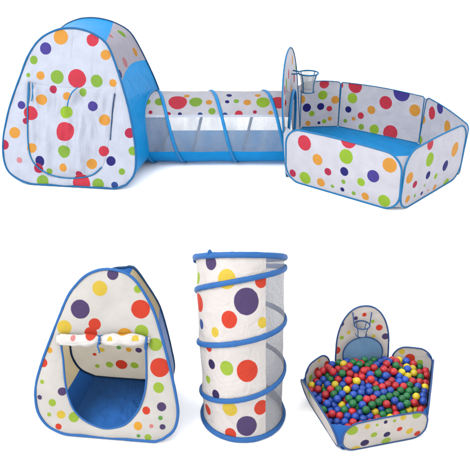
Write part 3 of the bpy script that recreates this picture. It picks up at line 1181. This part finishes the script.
# round net window low on the backboard
wc = bp3.px(362, 352)
inward = bp3.n if bp3.n.dot(rc_ - bp3.o) > 0 else -bp3.n
sg = 1 if inward.dot(bp3.n) > 0 else -1
wl_ = np.array([(wc[0] + 0.083 * math.cos(a), wc[1] + 0.076 * math.sin(a)) for a in np.linspace(0, 2 * math.pi, 65)[:-1]])
nw = sheet('net_window', bp3, wl_, M_net_blue, full, bulge=sg * 0.012, amp=0.006, seed=77, off=sg * 0.012)
tube('window_tape', [bp3.at(a, b, sg * 0.012) for a, b in wl_], 0.003, M_pipe_pit, nw, closed=True, seg=8)
# ring and net, with two straps from the board's top
bc = bp3.px(362, 325)
ringc = bp3.at(bc[0], bc[1]) + inward * 0.04
ringc = EYE + (bp3.at(bc[0], bc[1]) - EYE) * ((ringc - EYE).length / (bp3.at(bc[0], bc[1]) - EYE).length)
bk = basket(full, ringc, 0.031, 0.045, 0.022, M_pipe_pit, M_net_basket, [bp3.at(bc[0] - 0.02, bc[1]), bp3.at(bc[0] + 0.02, bc[1])], rr=0.0026)
for du in (-9.5, 9.5):
    q = bp3.px(362 + du, 312)
    p0 = bp3.at(q[0], q[1], sg * 0.004)
    p1 = ringc + Vector((0.031 * (1 if du > 0 else -1), 0, 0))
    tube('hoop_strap', [p0.lerp(p1, k / 6) for k in range(7)], 0.0026, M_pipe_pit, bk, seg=8)

# ---- the balls settle in the pit (a small relaxation: gravity, contact, walls)
BR = 0.0152
rng = np.random.RandomState(4)
NB = 375
cen2 = np.array([sum(p.x for p in low) / 6, sum(p.y for p in low) / 6])
X = np.zeros((NB, 3))
ang_, rad_ = rng.rand(NB) * 2 * np.pi, np.sqrt(rng.rand(NB)) * 0.17
X[:, 0] = cen2[0] + rad_ * np.cos(ang_)
X[:, 1] = cen2[1] + rad_ * np.sin(ang_)
X[:, 2] = 0.06 + rng.rand(NB) * 0.22
WN = []
for pl in BP['planes']:
    nn = pl.n if pl.n.dot(pl.o - Vector((cen2[0], cen2[1], 0))) > 0 else -pl.n
    WN.append((np.array(pl.o), np.array(nn)))
pw = [np.array(p)[:2] for p in low]


def floor_h(q):
    # the padded floor rises in a low dome
    k = np.zeros(len(q))
    for o, nn in WN:
        n2 = nn[:2] / np.linalg.norm(nn[:2])
        dist_c = (o[:2] - cen2) @ n2
        k = np.maximum(k, ((q[:, :2] - cen2) @ n2) / dist_c)
    k = np.clip(k, 0, 1)
    return 0.018 + BP['dome'] * (1 - k ** BP['dome_p'])


for it in range(420):
    X[:, 2] -= 0.0016 if it < 330 else 0.0004
    # the heap leans towards the backboard
    X[:, 1] += 0.0002 if it < 300 else 0.0
    for sub in range(3):
        D = X[:, None, :] - X[None, :, :]
        dist = np.sqrt((D ** 2).sum(-1)) + np.eye(NB)
        ov = np.clip(2 * BR - dist, 0, None)
        np.fill_diagonal(ov, 0)
        X += (D / dist[..., None] * ov[..., None] * 0.42).sum(1) * 0.6
        for o, nn in WN:
            pen = (X - o) @ nn + BR + 0.005
            X -= np.clip(pen, 0, None)[:, None] * nn
        X[:, 2] = np.maximum(X[:, 2], floor_h(X) + BR)



def ball_plastic(name, colour):
    m, nt, out = new_mat(name)
    pb = N(nt, 'ShaderNodeBsdfPrincipled')
    oi = N(nt, 'ShaderNodeObjectInfo')
    tc = N(nt, 'ShaderNodeTexCoord')
    hs = N(nt, 'ShaderNodeHueSaturation')
    hs.inputs['Color'].default_value = base(colour)
    r1 = N(nt, 'ShaderNodeMapRange')
    r1.inputs[3].default_value = 0.8
    r1.inputs[4].default_value = 1.3
    nt.links.new(oi.outputs['Random'], r1.inputs[0])
    nt.links.new(r1.outputs[0], hs.inputs['Value'])
    nz = N(nt, 'ShaderNodeTexNoise')
    nz.inputs['Scale'].default_value = 90
    nz.inputs['Detail'].default_value = 4
    nt.links.new(tc.outputs['Object'], nz.inputs['Vector'])
    r2 = N(nt, 'ShaderNodeMapRange')
    r2.inputs[3].default_value = 0.3
    r2.inputs[4].default_value = 0.62
    nt.links.new(nz.outputs[0], r2.inputs[0])
    nt.links.new(r2.outputs[0], pb.inputs['Roughness'])
    nt.links.new(hs.outputs[0], pb.inputs['Base Color'])
    pb.inputs['Specular IOR Level'].default_value = 0.3
    pb.inputs['Subsurface Weight'].default_value = 0.15
    pb.inputs['Subsurface Radius'].default_value = (0.004, 0.004, 0.004)
    pb.inputs['Subsurface Scale'].default_value = 1.0
    nt.links.new(pb.outputs[0], out.inputs[0])
    return m


ball_mats = {'red': ball_plastic('red ball plastic', (206, 42, 54)), 'blue': ball_plastic('blue ball plastic', (36, 82, 190)),
             'green': ball_plastic('green ball plastic', (26, 122, 66)), 'yellow': ball_plastic('yellow ball plastic', (236, 208, 44))}


def ball_mesh(col, seed):
    bm = bmesh.new()
    bmesh.ops.create_uvsphere(bm, u_segments=28, v_segments=18, radius=BR)
    dent = Vector((math.cos(seed * 2.1), math.sin(seed * 2.1), math.sin(seed * 1.3))).normalized()
    for v in bm.verts:
        n = v.co.normalized()
        k = 1 + 0.03 * noise.noise(n * 1.6 + Vector((seed * 5, 0, 0)))
        if abs(n.z) < 0.06:
            k += 0.014              # moulding seam
        if seed % 3 == 1:
            k -= 0.16 * max(0, n.dot(dent) - 0.86)
        v.co = n * BR * k
    me = bpy.data.meshes.new('ball')
    bm.to_mesh(me)
    bm.free()
    me.polygons.foreach_set('use_smooth', [True] * len(me.polygons))
    me.materials.append(ball_mats[col])
    return me


meshes = {c: [ball_mesh(c, k) for k in range(5)] for c in ball_mats}
pr = np.array([project(p) for p in X])
cols = []
for i in range(NB):
    u, v, _ = pr[i]
    right = u > 406
    pp = (0.24, 0.26, 0.22, 0.28) if right else (0.33, 0.37, 0.225, 0.075)
    cols.append(('red', 'blue', 'green', 'yellow')[int(np.searchsorted(np.cumsum(pp), rng.rand() * 0.9999))])
# which balls the heap's surface shows
vis = []
Dn = np.linalg.norm(X - np.array(EYE), axis=1)
for i in range(NB):
    pix = BR * F / pr[i][2]
    seen = 0
    smp = [(0, 0)] + [(q * math.cos(a), q * math.sin(a)) for q in (0.3, 0.55, 0.75, 0.9) for a in np.linspace(0, 2 * math.pi, 17)[:-1]]
    for dx, dy in smp:
        uu, vv = pr[i][0] + dx * pix, pr[i][1] + dy * pix
        rad = BR * F / pr[:, 2]
        hit = (np.hypot(pr[:, 0] - uu, pr[:, 1] - vv) < rad) & (Dn < Dn[i] - 0.2 * BR)
        hit[i] = False
        if not hit.any():
            seen += 1
    vis.append(seen)
ORD = ['first', 'second', 'third', 'fourth', 'fifth', 'sixth', 'seventh', 'eighth', 'ninth', 'tenth', 'eleventh', 'twelfth', 'thirteenth', 'fourteenth']


def zone(i):
    u, v, _ = pr[i]
    q = X[i, :2] - cen2
    ds = []
    for o, nn in WN:
        n2 = nn[:2] / np.linalg.norm(nn[:2])
        ds.append((o[:2] - X[i, :2]) @ n2)
    k = int(np.argmin(ds))
    if min(ds) < 0.05:
        return ['along the front wall', 'along the right front wall', 'along the right back wall', 'below the backboard', 'along the left back wall', 'along the left front wall'][k]
    lr = 'left' if q[0] < -0.045 else ('right' if q[0] > 0.045 else 'middle')
    fb = 'front' if q[1] < -0.03 else 'back'
    return 'in the heap %s %s' % (fb, lr)


cells = {}
for i in range(NB):
    if vis[i] >= 2:
        cells.setdefault((zone(i), cols[i]), []).append(i)
for (zn, c), ids in sorted(cells.items()):
    ids.sort(key=lambda i: pr[i][0])
    for k, i in enumerate(ids):
        o = bpy.data.objects.new('ball', meshes[c][i % 5])
        COL.objects.link(o)
        o.location = X[i]
        o.rotation_euler = (rng.rand() * 6, rng.rand() * 6, rng.rand() * 6)
        if len(ids) == 1:
            o['label'] = 'only %s ball %s of the full pit' % (c, zn)
        else:
            o['label'] = '%s %s ball from the left %s of the full pit' % (ORD[min(k, 13)], c, zn)
        o['category'] = 'ball'
        o['group'] = 'coloured balls filling the small pit'
print('balls placed', sum(len(v) for v in cells.values()))
